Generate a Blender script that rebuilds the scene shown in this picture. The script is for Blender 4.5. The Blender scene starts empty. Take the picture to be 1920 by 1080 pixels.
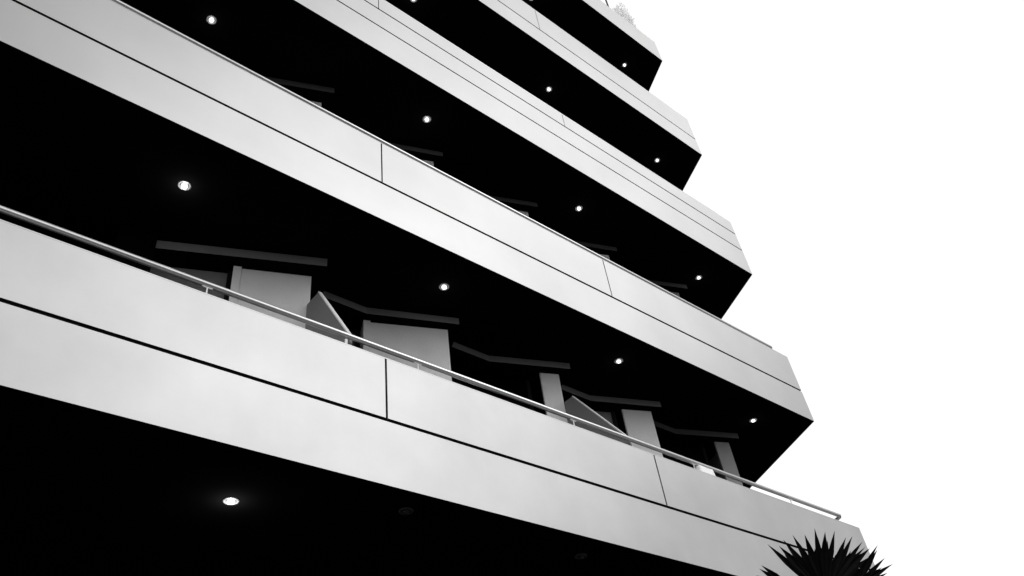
import bpy, bmesh, math, random
from mathutils import Vector, Matrix, noise
random.seed(7)
S = bpy.context.scene
COL = S.collection

# ------------------------------------------------------------------ camera
cam_d = bpy.data.cameras.new('camera'); cam = bpy.data.objects.new('camera', cam_d); COL.objects.link(cam)
R_ = Vector((0.76280002, -0.63579571, -0.117898)); U_ = Vector((-0.35126398, -0.56050071, 0.74996838)); W_ = Vector((0.54290859, 0.53066258, 0.65088208))
GZ = 1.6                                    # eye height: everything below is built in metres above the pavement
cam.matrix_world = Matrix(((R_.x, U_.x, -W_.x, 0), (R_.y, U_.y, -W_.y, 0), (R_.z, U_.z, -W_.z, GZ), (0, 0, 0, 1)))
cam_d.sensor_width = 36; cam_d.lens = 1518.76 / 1920 * 36; cam_d.clip_start = 0.05; cam_d.clip_end = 3000
S.camera = cam

# ------------------------------------------------------------------ light: bright overcast, black and white
SUN_EL, SUN_ROT = math.radians(41.5), math.radians(145.5)
world = bpy.data.worlds.new("World"); S.world = world; world.use_nodes = True
nt = world.node_tree; N = nt.nodes; K = nt.links
bg = N['Background']; bg.inputs['Strength'].default_value = 0.10
sky = N.new('ShaderNodeTexSky'); sky.sky_type = 'NISHITA'; sky.sun_disc = False
sky.sun_elevation = SUN_EL; sky.sun_rotation = SUN_ROT
bw = N.new('ShaderNodeRGBToBW'); K.new(sky.outputs[0], bw.inputs[0])
tc = N.new('ShaderNodeTexCoord')
cl = N.new('ShaderNodeTexNoise'); cl.inputs['Scale'].default_value = 1.6; cl.inputs['Detail'].default_value = 4; K.new(tc.outputs['Generated'], cl.inputs['Vector'])
cr = N.new('ShaderNodeMapRange'); cr.inputs['From Min'].default_value = 0.3; cr.inputs['From Max'].default_value = 0.7
cr.inputs['To Min'].default_value = 12.0; cr.inputs['To Max'].default_value = 12.8; K.new(cl.outputs['Fac'], cr.inputs['Value'])
mx = N.new('ShaderNodeMix'); mx.data_type = 'FLOAT'; mx.inputs['Factor'].default_value = 0.85
K.new(bw.outputs[0], mx.inputs['A']); K.new(cr.outputs[0], mx.inputs['B'])
# the hidden sun brightens the cloud around it
az0 = SUN_ROT; sd0 = (math.sin(az0) * math.cos(SUN_EL), math.cos(az0) * math.cos(SUN_EL), math.sin(SUN_EL))
dp = N.new('ShaderNodeVectorMath'); dp.operation = 'DOT_PRODUCT'; dp.inputs[1].default_value = sd0; K.new(tc.outputs['Generated'], dp.inputs[0])
gl = N.new('ShaderNodeMapRange'); gl.interpolation_type = 'SMOOTHSTEP'; gl.inputs['From Min'].default_value = .83; gl.inputs['From Max'].default_value = 1.0
gl.inputs['To Min'].default_value = 0; gl.inputs['To Max'].default_value = 9.5; K.new(dp.outputs['Value'], gl.inputs['Value'])
ad = N.new('ShaderNodeMath'); ad.operation = 'ADD'; K.new(gl.outputs[0], ad.inputs[1]); # darkening added to the unseen sky behind the viewer, shaping the panel reflections
sx = N.new('ShaderNodeSeparateXYZ'); K.new(tc.outputs['Generated'], sx.inputs[0])
dk = N.new('ShaderNodeMapRange'); dk.interpolation_type = 'SMOOTHSTEP'; dk.inputs['From Min'].default_value = -.08; dk.inputs['From Max'].default_value = -.20
dk.inputs['To Min'].default_value = 1.0; dk.inputs['To Max'].default_value = 0.0; K.new(sx.outputs['Y'], dk.inputs['Value'])
dx_ = N.new('ShaderNodeMapRange'); dx_.interpolation_type = 'SMOOTHSTEP'; dx_.inputs['From Min'].default_value = .40; dx_.inputs['From Max'].default_value = .62
dx_.inputs['To Min'].default_value = 1.2; dx_.inputs['To Max'].default_value = .66; K.new(sx.outputs['X'], dx_.inputs['Value'])
dm_ = N.new('ShaderNodeMix'); dm_.data_type = 'FLOAT'; dm_.inputs['B'].default_value = 1.0
dz_ = N.new('ShaderNodeMapRange'); dz_.interpolation_type = 'SMOOTHSTEP'; dz_.inputs['From Min'].default_value = .66; dz_.inputs['From Max'].default_value = .88
dz_.inputs['To Min'].default_value = 1.0; dz_.inputs['To Max'].default_value = .12; K.new(sx.outputs['Z'], dz_.inputs['Value'])
dp_ = N.new('ShaderNodeMath'); dp_.operation = 'MULTIPLY'; K.new(dx_.outputs[0], dp_.inputs[0]); K.new(dz_.outputs[0], dp_.inputs[1])
K.new(dk.outputs[0], dm_.inputs['Factor']); K.new(dp_.outputs[0], dm_.inputs['A'])
ml = N.new('ShaderNodeMath'); ml.operation = 'MULTIPLY'; K.new(mx.outputs[0], ml.inputs[0]); K.new(dm_.outputs[0], ml.inputs[1])
K.new(ml.outputs[0], ad.inputs[0]); K.new(ad.outputs[0], bg.inputs['Color'])
sun_d = bpy.data.lights.new('sun', 'SUN'); sun_d.energy = .5; sun_d.angle = math.radians(42)
sun = bpy.data.objects.new('sun', sun_d); COL.objects.link(sun)
az = SUN_ROT
sun_dir = Vector((math.sin(az) * math.cos(SUN_EL), math.cos(az) * math.cos(SUN_EL), math.sin(SUN_EL)))
sun.rotation_euler = sun_dir.to_track_quat('Z', 'Y').to_euler()
S.view_settings.view_transform = 'Standard'; S.view_settings.look = 'None'
S.view_settings.exposure = 0.0; S.view_settings.gamma = 1.0

# ------------------------------------------------------------------ materials
def mat(name, v, rough=0.6, metal=0.0, spec=0.5, mottle=0.0, mscale=1.0, bump=0.0, bscale=40, emit=0.0, streak=0.0, jointdark=0.0):
    m = bpy.data.materials.new(name); m.use_nodes = True
    n = m.node_tree.nodes; k = m.node_tree.links; b = n['Principled BSDF']
    b.inputs['Base Color'].default_value = (v, v, v, 1); b.inputs['Roughness'].default_value = rough
    b.inputs['Metallic'].default_value = metal; b.inputs['Specular IOR Level'].default_value = spec
    t = n.new('ShaderNodeTexCoord')
    if mottle:
        a = n.new('ShaderNodeTexNoise'); a.inputs['Scale'].default_value = mscale; a.inputs['Detail'].default_value = 5; a.inputs['Roughness'].default_value = 0.55
        k.new(t.outputs['Object'], a.inputs['Vector'])
        r = n.new('ShaderNodeMapRange'); r.inputs['From Min'].default_value = 0.25; r.inputs['From Max'].default_value = 0.75
        r.inputs['To Min'].default_value = v * (1 - mottle); r.inputs['To Max'].default_value = min(.95, v * (1 + mottle)); k.new(a.outputs['Fac'], r.inputs['Value'])
        out = r.outputs[0]
        if streak:                           # faint vertical rain streaks
            mp = n.new('ShaderNodeMapping'); mp.inputs['Scale'].default_value = (9, 9, .5); k.new(t.outputs['Object'], mp.inputs['Vector'])
            s = n.new('ShaderNodeTexNoise'); s.inputs['Scale'].default_value = 1.3; s.inputs['Detail'].default_value = 6; k.new(mp.outputs[0], s.inputs['Vector'])
            r2 = n.new('ShaderNodeMapRange'); r2.inputs['From Min'].default_value = 0.35; r2.inputs['From Max'].default_value = 0.75
            r2.inputs['To Min'].default_value = 1.0; r2.inputs['To Max'].default_value = 1 - streak; k.new(s.outputs['Fac'], r2.inputs['Value'])
            mu = n.new('ShaderNodeMath'); mu.operation = 'MULTIPLY'; k.new(out, mu.inputs[0]); k.new(r2.outputs[0], mu.inputs[1]); out = mu.outputs[0]
        if jointdark:                            # uneven darkening on both sides of the open joint
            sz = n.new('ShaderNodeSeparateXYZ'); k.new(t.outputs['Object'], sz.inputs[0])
            df = n.new('ShaderNodeMath'); df.operation = 'SUBTRACT'; k.new(sz.outputs['Z'], df.inputs[0]); df.inputs[1].default_value = jointdark
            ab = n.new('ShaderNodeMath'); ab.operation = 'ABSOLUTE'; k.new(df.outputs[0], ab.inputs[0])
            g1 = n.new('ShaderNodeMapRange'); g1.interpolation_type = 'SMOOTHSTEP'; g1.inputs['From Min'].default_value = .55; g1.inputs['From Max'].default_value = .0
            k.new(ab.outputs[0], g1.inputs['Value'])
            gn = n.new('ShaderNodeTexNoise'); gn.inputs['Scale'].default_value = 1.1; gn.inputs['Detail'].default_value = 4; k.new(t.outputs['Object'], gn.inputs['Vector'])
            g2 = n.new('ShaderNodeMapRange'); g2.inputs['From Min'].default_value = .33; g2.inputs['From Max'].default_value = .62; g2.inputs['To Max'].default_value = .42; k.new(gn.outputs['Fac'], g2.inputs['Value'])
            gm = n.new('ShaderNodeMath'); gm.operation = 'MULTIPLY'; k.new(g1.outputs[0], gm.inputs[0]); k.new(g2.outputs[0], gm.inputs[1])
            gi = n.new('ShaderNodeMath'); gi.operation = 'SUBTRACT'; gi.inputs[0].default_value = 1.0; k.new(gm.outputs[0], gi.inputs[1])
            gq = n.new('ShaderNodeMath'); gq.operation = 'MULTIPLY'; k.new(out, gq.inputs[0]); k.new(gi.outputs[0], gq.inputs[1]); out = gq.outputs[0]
        k.new(out, b.inputs['Base Color'])
    if bump:
        a = n.new('ShaderNodeTexNoise'); a.inputs['Scale'].default_value = bscale; a.inputs['Detail'].default_value = 4; k.new(t.outputs['Object'], a.inputs['Vector'])
        u = n.new('ShaderNodeBump'); u.inputs['Strength'].default_value = bump; u.inputs['Distance'].default_value = 0.02
        k.new(a.outputs['Fac'], u.inputs['Height']); k.new(u.outputs[0], b.inputs['Normal'])
    if emit:
        b.inputs['Emission Color'].default_value = (1, 1, 1, 1); b.inputs['Emission Strength'].default_value = emit
    return m
M = dict(
    panel=mat('satin_white_panel', .445, .31, .48, .5, .10, .6, .03, 2.0, streak=.01),
    panelmottled=mat('mottled_white_panel', .43, .33, .46, .5, .14, .8, .03, 2.0, streak=.012, jointdark=3.80),
    piershaded=mat('shaded_render', .34, .85, 0, .2, .06, 2.2, .25, 60),  # shaded copy of the painted render for the rightmost pier
    fasciadark=mat('dark_fascia', .085, .7, 0, .2, .08, 3),  # copy of the fascia with the shade put into its base colour
    gasket=mat('black_gasket', .004, .9, 0, 0.0),
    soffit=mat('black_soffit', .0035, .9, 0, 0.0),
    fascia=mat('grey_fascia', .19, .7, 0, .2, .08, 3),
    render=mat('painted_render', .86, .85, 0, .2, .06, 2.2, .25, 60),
    greyrender=mat('grey_render', .23, .85, 0, .1, .1, 2.2, .25, 60),
    floor=mat('dark_tile', .14, .7, 0, .1, .1, 5),
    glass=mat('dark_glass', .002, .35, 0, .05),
    frame=mat('dark_frame', .01, .5, 0, .1),
    steel=mat('brushed_steel', .62, .34, 1.0, .5, .05, 20),
    trim=mat('white_metal_trim', .82, .35, 0, .5, .03, 5),
    divider=mat('grey_divider', .24, .6, 0, .2, .06, 3),
    ring=mat('lamp_ring', .35, .4, .6, .5, .05, 30),
    ringdark=mat('unlit_ring', .05, .6, .0, .2, .1, 30),  # copy of the lamp ring, coloured darker to look unlit
    reflector=mat('lamp_reflector', .22, .35, .6, .5, .03, 30),
    lamp=mat('lamp_glow', .8, .5, 0, .5, emit=2.2),
    lampoff=mat('lamp_unlit', .025, .5, 0, .3, .1, 30),
    pave=mat('paving', .08, .9, 0, .1, .15, .5, .3, 12),
    leaf=mat('palm_leaf', .010, .6, 0, .12, .2, 8),
    bark=mat('palm_bark', .03, .95, 0, .05, .3, 12, .8, 25),
    shrub=mat('silver_foliage', .92, .8, 0, .1, .1, 6),
    pot=mat('planter_pot', .6, .7, 0, .2, .08, 3),
    pole=mat('dark_pole', .05, .5, .3, .3, .1, 8),
    cloth=mat('white_cloth', .88, .9, 0, .1, .02, 10, .3, 30),
    sky=None)

# ------------------------------------------------------------------ mesh helpers
def link(name, bm, mats, parent=None, smooth=False):
    me = bpy.data.meshes.new(name)
    bmesh.ops.recalc_face_normals(bm, faces=bm.faces[:]); bm.to_mesh(me); bm.free()
    for m in (mats if isinstance(mats, (list, tuple)) else [mats]): me.materials.append(m)
    if smooth:
        for p in me.polygons: p.use_smooth = True
    o = bpy.data.objects.new(name, me); COL.objects.link(o)
    if parent: o.parent = parent
    return o
def tag(o, label=None, cat=None, group=None, kind=None):
    if label: o['label'] = label
    if cat: o['category'] = cat
    if group: o['group'] = group
    if kind: o['kind'] = kind
    return o
def empty(name, loc=(0, 0, 0)):
    o = bpy.data.objects.new(name, None); o.location = loc; COL.objects.link(o); return o
def prism(bm, pts, z0, z1, edge_mat=None):
    """plan polygon pts extruded from z0 to z1 (eye-height datum)"""
    a = [bm.verts.new((x, y, z0 + GZ)) for x, y in pts]; b = [bm.verts.new((x, y, z1 + GZ)) for x, y in pts]
    n = len(pts); f1 = bm.faces.new(a); f2 = bm.faces.new(b)
    if edge_mat is not None: f1.material_index = f2.material_index = edge_mat
    for i in range(n):
        bm.faces.new((a[i], a[(i + 1) % n], b[(i + 1) % n], b[i]))
def yzprism(bm, pts, x0, x1):
    a = [bm.verts.new((x0, y, z + GZ)) for y, z in pts]; b = [bm.verts.new((x1, y, z + GZ)) for y, z in pts]
    n = len(pts); bm.faces.new(a); bm.faces.new(b)
    for i in range(n): bm.faces.new((a[i], a[(i + 1) % n], b[(i + 1) % n], b[i]))
def tube(bm, path, r, seg=12):
    rings = []
    P = [Vector(p) for p in path]
    for i, p in enumerate(P):
        d = (P[min(i + 1, len(P) - 1)] - P[max(i - 1, 0)]).normalized()
        sc = 1.0
        if 0 < i < len(P) - 1:
            c = (P[i + 1] - p).normalized().dot(d); sc = 1 / max(.5, c)
        a = d.cross(Vector((0, 0, 1)))
        if a.length < 1e-3: a = d.cross(Vector((1, 0, 0)))
        a.normalize(); b = a.cross(d).normalized()
        rr = r[i] if isinstance(r, (list, tuple)) else r
        rings.append([bm.verts.new(p + a * math.cos(t) * rr * sc + b * math.sin(t) * rr) for t in [2 * math.pi * j / seg for j in range(seg)]])
    for q, w in zip(rings, rings[1:]):
        for j in range(seg): bm.faces.new((q[j], q[(j + 1) % seg], w[(j + 1) % seg], w[j]))
    bm.faces.new(rings[0]); bm.faces.new(rings[-1])
def lathe(bm, prof, seg=28):
    rings = []
    for r, z in prof:
        rings.append([bm.verts.new((r * math.cos(2 * math.pi * j / seg), r * math.sin(2 * math.pi * j / seg), z)) for j in range(seg)] if r > 1e-6 else [bm.verts.new((0, 0, z))])
    for a, b in zip(rings, rings[1:]):
        for j in range(seg):
            j2 = (j + 1) % seg
            if len(a) == 1: bm.faces.new((a[0], b[j], b[j2]))
            elif len(b) == 1: bm.faces.new((a[j], a[j2], b[0]))
            else: bm.faces.new((a[j], a[j2], b[j2], b[j]))
NB = bmesh.new

# ------------------------------------------------------------------ the setting
bm = NB(); s = 1500
vs = [bm.verts.new((x, y, 0)) for x, y in ((-s, -s), (s, -s), (s, s), (-s, s))]; bm.faces.new(vs)
tag(link('ground', bm, M['pave']), kind='structure')

# ------------------------------------------------------------------ the building
FY, CX, A = 5.0, 11.48, math.radians(64.87)
EX, EY = math.cos(A), math.sin(A)
XL, LEN = -9.0, 15.0
KC = (1 - math.cos(A)) / math.sin(A)
def corner(d): return (CX - KC * d, FY + d)
def far(d): return (CX + LEN * EX - d * EY, FY + LEN * EY + d * EX)
def ring_poly(d0, d1, x0=XL, x1=None):
    """strip of the facade skin between the depths d0 and d1, from x0 to x1 (None: round the corner)"""
    if x1 is not None: return [(x0, FY + d0), (x1, FY + d0), (x1, FY + d1), (x0, FY + d1)]
    return [(x0, FY + d0), corner(d0), far(d0), far(d1), corner(d1), (x0, FY + d1)]
bld = empty('apartment_building', (0, FY, 0))
tag(bld, 'terraced apartment building of stacked white balcony bands with black soffits', 'building')
def part(name, bm, m, parent=bld, smooth=False):
    o = link(name, bm, m, parent, smooth)
    # undo the offsets of the parents: meshes are written in world coordinates
    off = Vector((0, -FY, 0)) if parent is bld else Vector((0, 0, 0))
    o.location = off
    return o

LEVELS = [  # bottom, grooves (height, gap), top, joints
    (3.18, [(3.80, .034)], 4.46, .022),
    (6.27, [(6.85, .034)], 7.55, .018),
    (9.45, [(10.06, .028), (10.50, .028)], 10.84, .012),
    (12.90, [(13.42, .032)], 14.14, .013),
    (16.44, [], 17.25, .012)]
JX = [-7.65, -3.98, -.62, 3.35, 7.0]
PT = .012
for li, (zb, grooves, zt, jw) in enumerate(LEVELS):
    # slab with its black underside
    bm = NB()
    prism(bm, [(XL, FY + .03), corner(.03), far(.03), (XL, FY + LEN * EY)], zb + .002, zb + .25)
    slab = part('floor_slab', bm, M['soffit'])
    # thin floor finish
    bm = NB(); prism(bm, [(XL, FY + .2), corner(.2), far(.2), (XL, FY + LEN * EY - .1)], zb + .254, zb + .27)
    part('floor_tiles', bm, M['floor'], slab)
    # parapet core, black behind the open joints
    bm = NB(); prism(bm, ring_poly(PT, .16), zb + .255, zt - .012)
    prism(bm, ring_poly(PT, .028), zb + .003, zb + .254)
    par = part('parapet', bm, M['gasket'])
    bm = NB(); prism(bm, ring_poly(.0, .18), zt - .011, zt)
    pm = M['panelmottled'] if li == 0 else M['panel']
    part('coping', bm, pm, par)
    bm = NB(); prism(bm, ring_poly(.161, .175), zb + .28, zt - .013)
    part('inner_lining', bm, M['render'], par)
    edges = [zb] + [g for g, _ in grooves] + [zt - .0125]
    gaps = [0] + [w for _, w in grooves] + [0]
    for i in range(len(edges) - 1):
        z0 = edges[i] + gaps[i] / 2; z1 = edges[i + 1] - gaps[i + 1] / 2
        top = (i == len(edges) - 2) and len(grooves) > 0
        if top:
            xs = [XL] + [x + (-.07 if li >= 2 and x > 6 else 0) for x in JX]
            for a, b in zip(xs, xs[1:] + [None]):
                bm = NB()
                prism(bm, ring_poly(0, PT, a + (jw / 2 if a > XL else 0), None if b is None else b - jw / 2), z0, z1, 1)
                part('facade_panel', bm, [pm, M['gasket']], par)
        else:
            bm = NB(); prism(bm, ring_poly(0, PT), z0, z1, 1)
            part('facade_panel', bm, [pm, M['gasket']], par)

# handrails: a steel tube on short posts along each parapet
RX, RY, RZ = 11.30, 5.115, .195
def make_rail(zt):
    bm = NB(); z = zt + RZ + GZ
    tube(bm, [(XL, RY, z), (RX - .03, RY, z), (RX + .02 * EX, RY + .02 * EY, z), (RX + 8 * EX, RY + 8 * EY, z)], .026, 14)
    rl = part('handrail', bm, M['steel'], smooth=True)
    xs = [-8.63, -6.57, -4.5, -2.43, -.37, 1.70, 3.79, 5.86, 7.92, 10.0]
    spots = [(x, RY) for x in xs] + [(RX + t * EX, RY + t * EY) for t in (2, 4, 6)]
    for x, y in spots:
        bm = NB()
        tube(bm, [(x, y, zt + GZ - .03), (x, y, z - .032)], .0065, 8)
        tube(bm, [(x - .045, y, z - .028), (x - .02, y, z - .032), (x + .02, y, z - .032), (x + .045, y, z - .028)], .006, 8)
        part('rail_post', bm, M['trim'], rl, True)
    return rl
for li in range(4): make_rail(LEVELS[li][2])

# stepped flat fronts behind the balconies: sawtooth plan, one bay every 1.86 m
BX = [3.17 + 1.86 * k for k in range(-6, 5)]      # right-hand corners of the bays
DX, DY = .924, -.382                              # along the slanted front
WID = {0: .73, 1: .95, 2: .27, 3: .47, 4: .26}    # pier widths of the bays in view
for li in range(4):
    zs = LEVELS[li + 1][0]; zf = LEVELS[li][0] + .27
    zh = zs - .115
    for k, x1 in enumerate(BX):
        if k < 6: continue
        x0 = x1 - 1.86; kk = k - 6
        # lintel hood hung from the soffit: grey front, black underside
        bm = NB()
        yc = {0: 5.83, 1: 5.90, 2: 5.885, 3: 5.90, 4: 5.89}[kk]; zh = zs - (.112 if kk == 0 else .095)
        poly = [(x0 + .2, 6.31), (x0 + .80, 6.31), (x1, yc), (x1 + .2, yc + .43), (x1 + .2, 7.4), (x0 + .2, 7.4)]
        if kk == 0: poly = [(x1 - 1.6, yc + .69), (x1, yc), (x1 + .2, yc + .43), (x1 + .2, 7.4), (x1 - 1.6, 7.4)]
        prism(bm, poly, zh, zs - .001, 1)
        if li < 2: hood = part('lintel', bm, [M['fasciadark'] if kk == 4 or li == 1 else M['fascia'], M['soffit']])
        # pier
        w = WID.get(kk, .6)
        ex, ey = x1 - .06, 6.06
        def q(s, d, ex=ex, ey=ey): return (ex - s * DX + d * (-DY), ey - s * DY + d * DX)
        bm = NB(); prism(bm, [q(w, 0), q(0, 0), q(0, .03), q(w, .03)], zf, zh - .003)
        pier = part('wall_pier', bm, M['piershaded'] if kk == 4 else M['render'])
        if kk in (0, 1) or kk < 0:
            bm = NB(); prism(bm, [q(w + .085, -.03), q(w + .002, -.03), q(w + .002, .2), q(w + .085, .2)], zf, zh - .003)
            part('door_jamb', bm, M['render'], pier)
        # glazing set back beside the pier
        bm = NB(); sp = 1.62 - w
        a0, a1 = w + .09, w + .09 + max(.3, sp * .75) + (1.1 if kk == 0 else 0)
        wb = .10 if kk in (0, 3) else .22
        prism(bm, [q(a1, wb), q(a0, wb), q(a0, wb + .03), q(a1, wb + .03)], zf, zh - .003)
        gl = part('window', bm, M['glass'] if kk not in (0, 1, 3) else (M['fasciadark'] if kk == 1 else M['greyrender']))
        for s0, s1 in ((a0, a0 + .05), (a1 - .05, a1)):
            bm = NB(); prism(bm, [q(s1, wb - .04), q(s0, wb - .04), q(s0, wb - .002), q(s1, wb - .002)], zf, zh - .004)
            part('window_frame', bm, M['frame'], gl)
        # back of the room behind, black
    bm = NB(); prism(bm, [(1.20, 6.48), (1.57, 6.48), (1.57, 7.44), (1.20, 7.44)], zf, zs - .003)  # added black block hiding the lintel's left return so it reads as shade
    part('black_block', bm, M['glass'])
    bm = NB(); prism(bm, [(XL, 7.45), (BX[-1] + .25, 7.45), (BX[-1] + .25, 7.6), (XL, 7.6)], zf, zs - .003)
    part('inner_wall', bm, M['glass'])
    bm = NB(); xr = BX[-1] + .02; prism(bm, [(xr - .03, 6.3), (xr + .13, 6.3), (xr + 4.0, 14.6), (xr + 3.84, 14.6)], zf, zs - .004)
    part('end_wall', bm, M['greyrender'])

# ground floor: dark glazed front far back under the first slab
bm = NB(); prism(bm, [(XL, 11.5), (13.6, 11.5), (13.6, 11.7), (XL, 11.7)], -GZ, 3.175)
part('shop_front', bm, M['glass'])
for i in range(12):
    x = -8.5 + i * 1.95
    bm = NB(); prism(bm, [(x, 11.44), (x + .07, 11.44), (x + .07, 11.497), (x, 11.497)], -GZ, 3.17)
    part('mullion', bm, M['frame'])

# privacy dividers with a sloping front edge and bright edge bar, on the lowest balcony
for X, yo in ((3.07, -.03), (6.83, .06)):
    zf = LEVELS[0][0] + .27
    pts = [(6.05, zf), (6.05, 5.72), (5.845 + yo, 5.72), (5.17, 4.70), (5.17, zf)]
    bm = NB(); yzprism(bm, pts, X, X + .03)
    dv = part('balcony_divider', bm, M['divider'])
    bm = NB()
    d = Vector((0, 5.17 - 5.845 - yo, 4.70 - 5.72)).normalized(); nrm = Vector((0, d.z, -d.y))
    if nrm.y > 0: nrm = -nrm
    a = Vector((0, 5.845 + yo, 5.72)); b = Vector((0, 5.17, 4.70)); n0 = nrm * .002; n1 = nrm * .016
    yzprism(bm, [((a + n0).y, (a + n0).z), ((a + n1).y, (a + n1).z), ((b + n1).y, (b + n1).z), ((b + n0).y, (b + n0).z)], X - .004, X + .036)
    part('edge_bar', bm, M['trim'], dv)
bm = NB(); tube(bm, [(3.0, 5.11, 4.44 + GZ), (3.0, 5.11, 4.60 + GZ)], .014, 8)
part('divider_foot', bm, M['trim'], smooth=True)

# ------------------------------------------------------------------ downlights
def downlight(x, y, z, lit, label, glow=0, src=[None, None]):
    i = 0 if lit else 1
    if src[i] is None:
        t = empty('downlight'); 
        bm = NB(); lathe(bm, [(.046, .003), (.046, -.006), (.050, -.010), (.058, -.010), (.063, -.004), (.063, .003)], 40)
        ring = link('trim_ring', bm, M['ring'] if lit else M['ringdark'], t, True)
        bm = NB(); lathe(bm, [(.0455, -.001), (.030, -.005), (.0, -.006)], 40)
        link('reflector', bm, M['reflector'] if lit else M['lampoff'], t, True)
        bm = NB(); lathe(bm, [(.030, -.0065), (.030, -.014), (.026, -.022), (.015, -.028), (0, -.030)], 32)
        link('lamp_lens', bm, M['lamp'] if lit else M['lampoff'], t, True)
        src[i] = t
    else:
        t = src[i].copy(); COL.objects.link(t)
        for ch in [c_ for c_ in src[i].children if c_.type == 'MESH']:
            c = ch.copy(); COL.objects.link(c); c.parent = t
    t.location = (x, y, z + GZ)
    tag(t, label, 'downlight', 'recessed downlights in the balcony soffits')
    if glow:                                 # the lamp's own light, spilling on the soffit round it
        ld = bpy.data.lights.new('lamp_light', 'POINT'); ld.energy = glow; ld.shadow_soft_size = .02
        lo_ = bpy.data.objects.new('lamp_light', ld); COL.objects.link(lo_); lo_.parent = t; lo_.location = (0, 0, -.12)
    return t
ORD = ['leftmost', 'second from left', 'third from left', 'rightmost']
UND = ['the lowest white band', 'the second white band from the bottom', 'the third white band from the bottom', 'the fourth white band from the bottom', 'the topmost white band']
downlight(2.38, 5.77, 3.18, True, 'large glowing downlight under the lowest white band, bottom left', 3.5)
downlight(3.73, 5.31, 3.18, False, 'unlit dim downlight in the black soffit under the lowest band, nearer the glowing one')
downlight(5.86, 5.36, 3.18, False, 'unlit dim downlight in the black soffit under the lowest band, at the bottom edge')
for li, ys in ((1, (5.66, 5.52, 5.49, 5.50)), (2, (5.82, 5.54, 5.59, 5.62)), (3, (None, 5.64, 5.66, 5.66)), (4, (None, None, 5.65, 5.63))):
    xs = ((1.50, 4.53, 7.45, 10.51), (1.44, 4.49, 7.55, 10.65), (0, 4.49, 7.64, 10.76), (0, 0, 7.81, 10.79))[li - 1]
    vis = [j for j in range(4) if ys[j] is not None]
    for n, j in enumerate(vis):
        o = ORD[j] if len(vis) == 4 else (['leftmost', 'middle', 'rightmost'][n] if len(vis) == 3 else ['left', 'right'][n])
        downlight(xs[j], ys[j], LEVELS[li][0], True, 'glowing round downlight, %s under %s' % (o, UND[li]), 1.6 if (li, j) == (1, 0) else .35)

# ------------------------------------------------------------------ small white folded cloth behind the rail
bm = NB(); nx, ny = 10, 6
grid = [[bm.verts.new((7.955 + .33 * i / nx, 5.06 + .12 * j / ny, 4.463 + GZ + (.152 + .010 * math.sin(i * .9) + .008 * math.cos(j * 1.3 + i)) * (1 if 0 < i < nx and 0 < j < ny else .25))) for j in range(ny + 1)] for i in range(nx + 1)]
for i in range(nx):
    for j in range(ny): bm.faces.new((grid[i][j], grid[i + 1][j], grid[i + 1][j + 1], grid[i][j + 1]))
bd = [g[0] for g in grid] + grid[-1][1:] + [g[-1] for g in grid[::-1][1:]] + grid[0][::-1][1:-1]
lo = [bm.verts.new((v.co.x, v.co.y, 4.462 + GZ)) for v in bd]
for i in range(len(bd)): bm.faces.new((bd[i], bd[(i + 1) % len(bd)], lo[(i + 1) % len(bd)], lo[i]))
bm.faces.new(lo)
tag(link('folded_cloth', bm, M['cloth'], None, True), 'small bright white folded cloth on the lowest parapet under the steel rail', 'cloth')

# ------------------------------------------------------------------ roof terrace planting
SHRUB = M['shrub']; n_ = SHRUB.node_tree.nodes; k_ = SHRUB.node_tree.links
tr_ = n_.new('ShaderNodeBsdfTranslucent'); tr_.inputs['Color'].default_value = (.95, .95, .95, 1)
mxs = n_.new('ShaderNodeMixShader'); mxs.inputs[0].default_value = .7
k_.new(n_['Principled BSDF'].outputs[0], mxs.inputs[1]); k_.new(tr_.outputs[0], mxs.inputs[2]); k_.new(mxs.outputs[0], n_['Material Output'].inputs['Surface'])
def shrub(x, y, z, rx, rz, n, label, stem=.3):
    t = empty('terrace_shrub', (x, y, z + GZ))
    bm = NB(); lathe(bm, [(0, 0), (.10, 0), (.13, .30), (.145, .30), (.145, .34), (.12, .34), (.11, .30), (0, .30)], 20)
    link('planter', bm, M['pot'], t, True)
    bm = NB(); tube(bm, [(0, 0, .28), (.02, .01, .4 + stem), (-.02, 0, .7 + stem)], [.025, .018, .01], 8)
    link('stem', bm, M['bark'], t, True)
    bm = NB(); cz = .40 + stem + rz
    for i in range(n):
        v = Vector((random.gauss(0, 1), random.gauss(0, 1), random.gauss(0, 1))).normalized()
        r = (.55 + .45 * random.random() ** .5) * (.86 + .28 * noise.noise(v * 2.1 + Vector((x, y, 0))))
        p = Vector((v.x * rx * r, v.y * rx * r, cz + v.z * rz * r))
        a = Vector((random.gauss(0, 1), random.gauss(0, 1), random.gauss(0, 1))).normalized(); b = a.orthogonal().normalized(); L = random.uniform(.04, .075)
        q = [p - a * L, p + b * L * .4, p + a * L, p - b * L * .4]; bm.faces.new([bm.verts.new(w) for w in q])
    link('foliage', bm, SHRUB, t)
    tag(t, label, 'shrub', 'pale shrubs on the roof terrace')
zt = LEVELS[4][0] + .27
shrub(10.98, 5.34, zt, .27, .80, 1100, 'larger pale rounded shrub above the topmost white band beside the dark pole', .30)
shrub(11.33, 5.35, zt, .13, .62, 420, 'smaller pale shrub above the topmost white band, nearer its right end', .36)
bm = NB(); tube(bm, [(0, 0, 0), (0, 0, 3.2)], .022, 10); tube(bm, [(0, 0, 0), (0, 0, .06)], [.12, .12], 20)
o = link('terrace_pole', bm, M['pole'], None, True); o.location = (10.53, 5.36, zt + GZ)
tag(o, 'thin dark upright pole on the roof terrace above the topmost band', 'pole')

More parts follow.
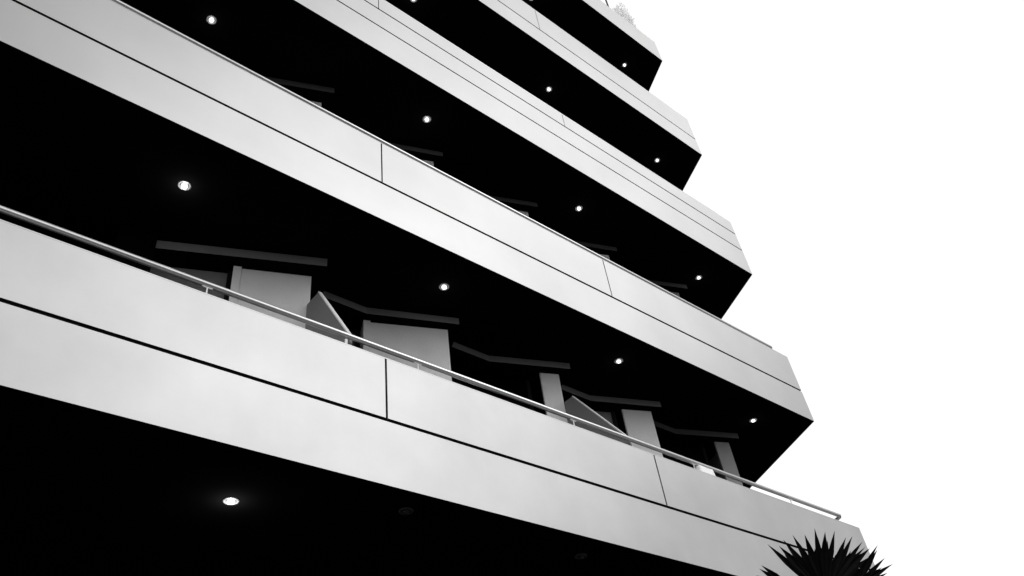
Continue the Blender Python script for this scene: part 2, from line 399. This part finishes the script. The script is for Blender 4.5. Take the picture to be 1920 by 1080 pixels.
# ------------------------------------------------------------------ fan palm
palm = empty('fan_palm', (6.75, 3.42, 0))
tag(palm, 'dark fan palm with spiky pointed leaves in front of the lowest band', 'palm tree')
PB = Vector((6.75, 3.42, 0)); HUB = Vector((6.75, 3.42, 2.337 + GZ))
bm = NB(); H = HUB.z - .25; n = 26
tube(bm, [(.05 * math.sin(i * .25), .04 * math.sin(i * .3), H * i / n) for i in range(n + 1)], [(.13 - .035 * i / n) * (1 + .10 * (i % 2)) for i in range(n + 1)], 14)
link('trunk', bm, M['bark'], palm, True)
def fan(hub, ax, up, blades, stalk_from=None, name='palm_leaf'):
    """hub: base of the leaf fan; ax, up: axes of its plane; blades: (degrees from up, length, width)"""
    bm = NB(); nr = ax.cross(up).normalized()
    for deg, L, w in blades:
        a = math.radians(deg); d = (up * math.cos(a) + ax * math.sin(a)).normalized(); sd = nr.cross(d).normalized()
        cup = random.uniform(-.06, .10); dr = random.uniform(.0, .05)
        prev = None; cs = [(0, .10), (.25, .62), (.5, .95), (.64, 1.0), (.8, .60), (.9, .28), (1.0, .0)]
        for t, k in cs:
            p = hub + d * L * t + nr * (cup * L * t * t) + Vector((0, 0, -dr * L * t ** 3))
            h = w * .5 * k; fold = nr * (h * .55)
            row = [bm.verts.new(p - sd * h), bm.verts.new(p - fold), bm.verts.new(p + sd * h)] if k > 0 else [bm.verts.new(p)]
            if prev:
                if len(row) == 3:
                    bm.faces.new((prev[0], prev[1], row[1], row[0])); bm.faces.new((prev[1], prev[2], row[2], row[1]))
                else:
                    bm.faces.new((prev[0], prev[1], row[0])); bm.faces.new((prev[1], prev[2], row[0]))
            prev = row
    if stalk_from is not None:
        m = (hub + stalk_from) / 2 + Vector((0, 0, .05)); tube(bm, [stalk_from, m, hub + up * .04], [.014, .011, .008], 8)
    return link(name, bm, M['leaf'], palm)
heart = Vector((.02, .02, H))
def at(dx, dy, dep=0.0):                    # offset from the hub across the view of somebody on the pavement
    return HUB - PB + R_ * dx + U_ * dy + W_ * dep
mm = .00474                                  # metres per pixel-sized unit at the crown
def tips(hx, hy, lst, w, dep, base, f=1.0, sh=0):
    out = []
    for x, y in lst:
        dx, dy = x - hx, hy - y
        out.append((math.degrees(math.atan2(dx, dy)), math.hypot(dx, dy) * mm * f, w * random.uniform(.85, 1.15)))
    return fan(at((hx - 1545 + sh) * mm, (1090 - hy) * mm, dep), R_.copy(), U_.copy(), out, base)
tips(1549, 1112, [(1460, 1022), (1469, 1012), (1487.5, 1005), (1503, 996), (1527, 992), (1540, 990.5), (1551, 1012), (1560.5, 990.5), (1583, 1007), (1598, 1006), (1614, 1013), (1628, 1025)], .058, 0, heart)
tips(1552, 1126, [(1452, 1031), (1482, 1050), (1499, 1044), (1520, 1042), (1536, 1036), (1557, 1040), (1574, 1040), (1593, 1044), (1607, 1048), (1624, 1046), (1634, 1034), (1640, 1056)], .055, .15, heart)
tips(1576, 1126, [(1490, 1072), (1512, 1066), (1530, 1062), (1548, 1058), (1565, 1056), (1584, 1056), (1600, 1056), (1617, 1050), (1630, 1058), (1643, 1064), (1650, 1078)], .06, .25, heart)
tips(1594, 1105, [(1628, 1027), (1640, 1011), (1641, 1022), (1653.5, 1035.5), (1648, 1052), (1664, 1043), (1657, 1062), (1660, 1080), (1622, 1035), (1612, 1048)], .050, -.12, heart, sh=-11)
tips(1508, 1112, [(1422, 1067), (1427, 1055), (1431, 1048), (1436, 1054), (1433, 1075), (1430, 1090), (1445, 1100)], .055, -.1, heart, sh=-10)
for i in range(16):                          # the rest of the crown, mostly below the picture
    a = 2 * math.pi * i / 16 + random.uniform(-.15, .15); e = math.radians(random.uniform(-45, 12))
    d = Vector((math.cos(a) * math.cos(e), math.sin(a) * math.cos(e), math.sin(e)))
    hub = heart + d * random.uniform(.22, .34) + Vector((0, 0, -.12)); ax = d.cross(Vector((0, 0, 1))).normalized()
    nb = 17; fan(hub, ax, d, [(-88 + 176 * j / (nb - 1), random.uniform(.36, .46), .06) for j in range(nb)], heart)
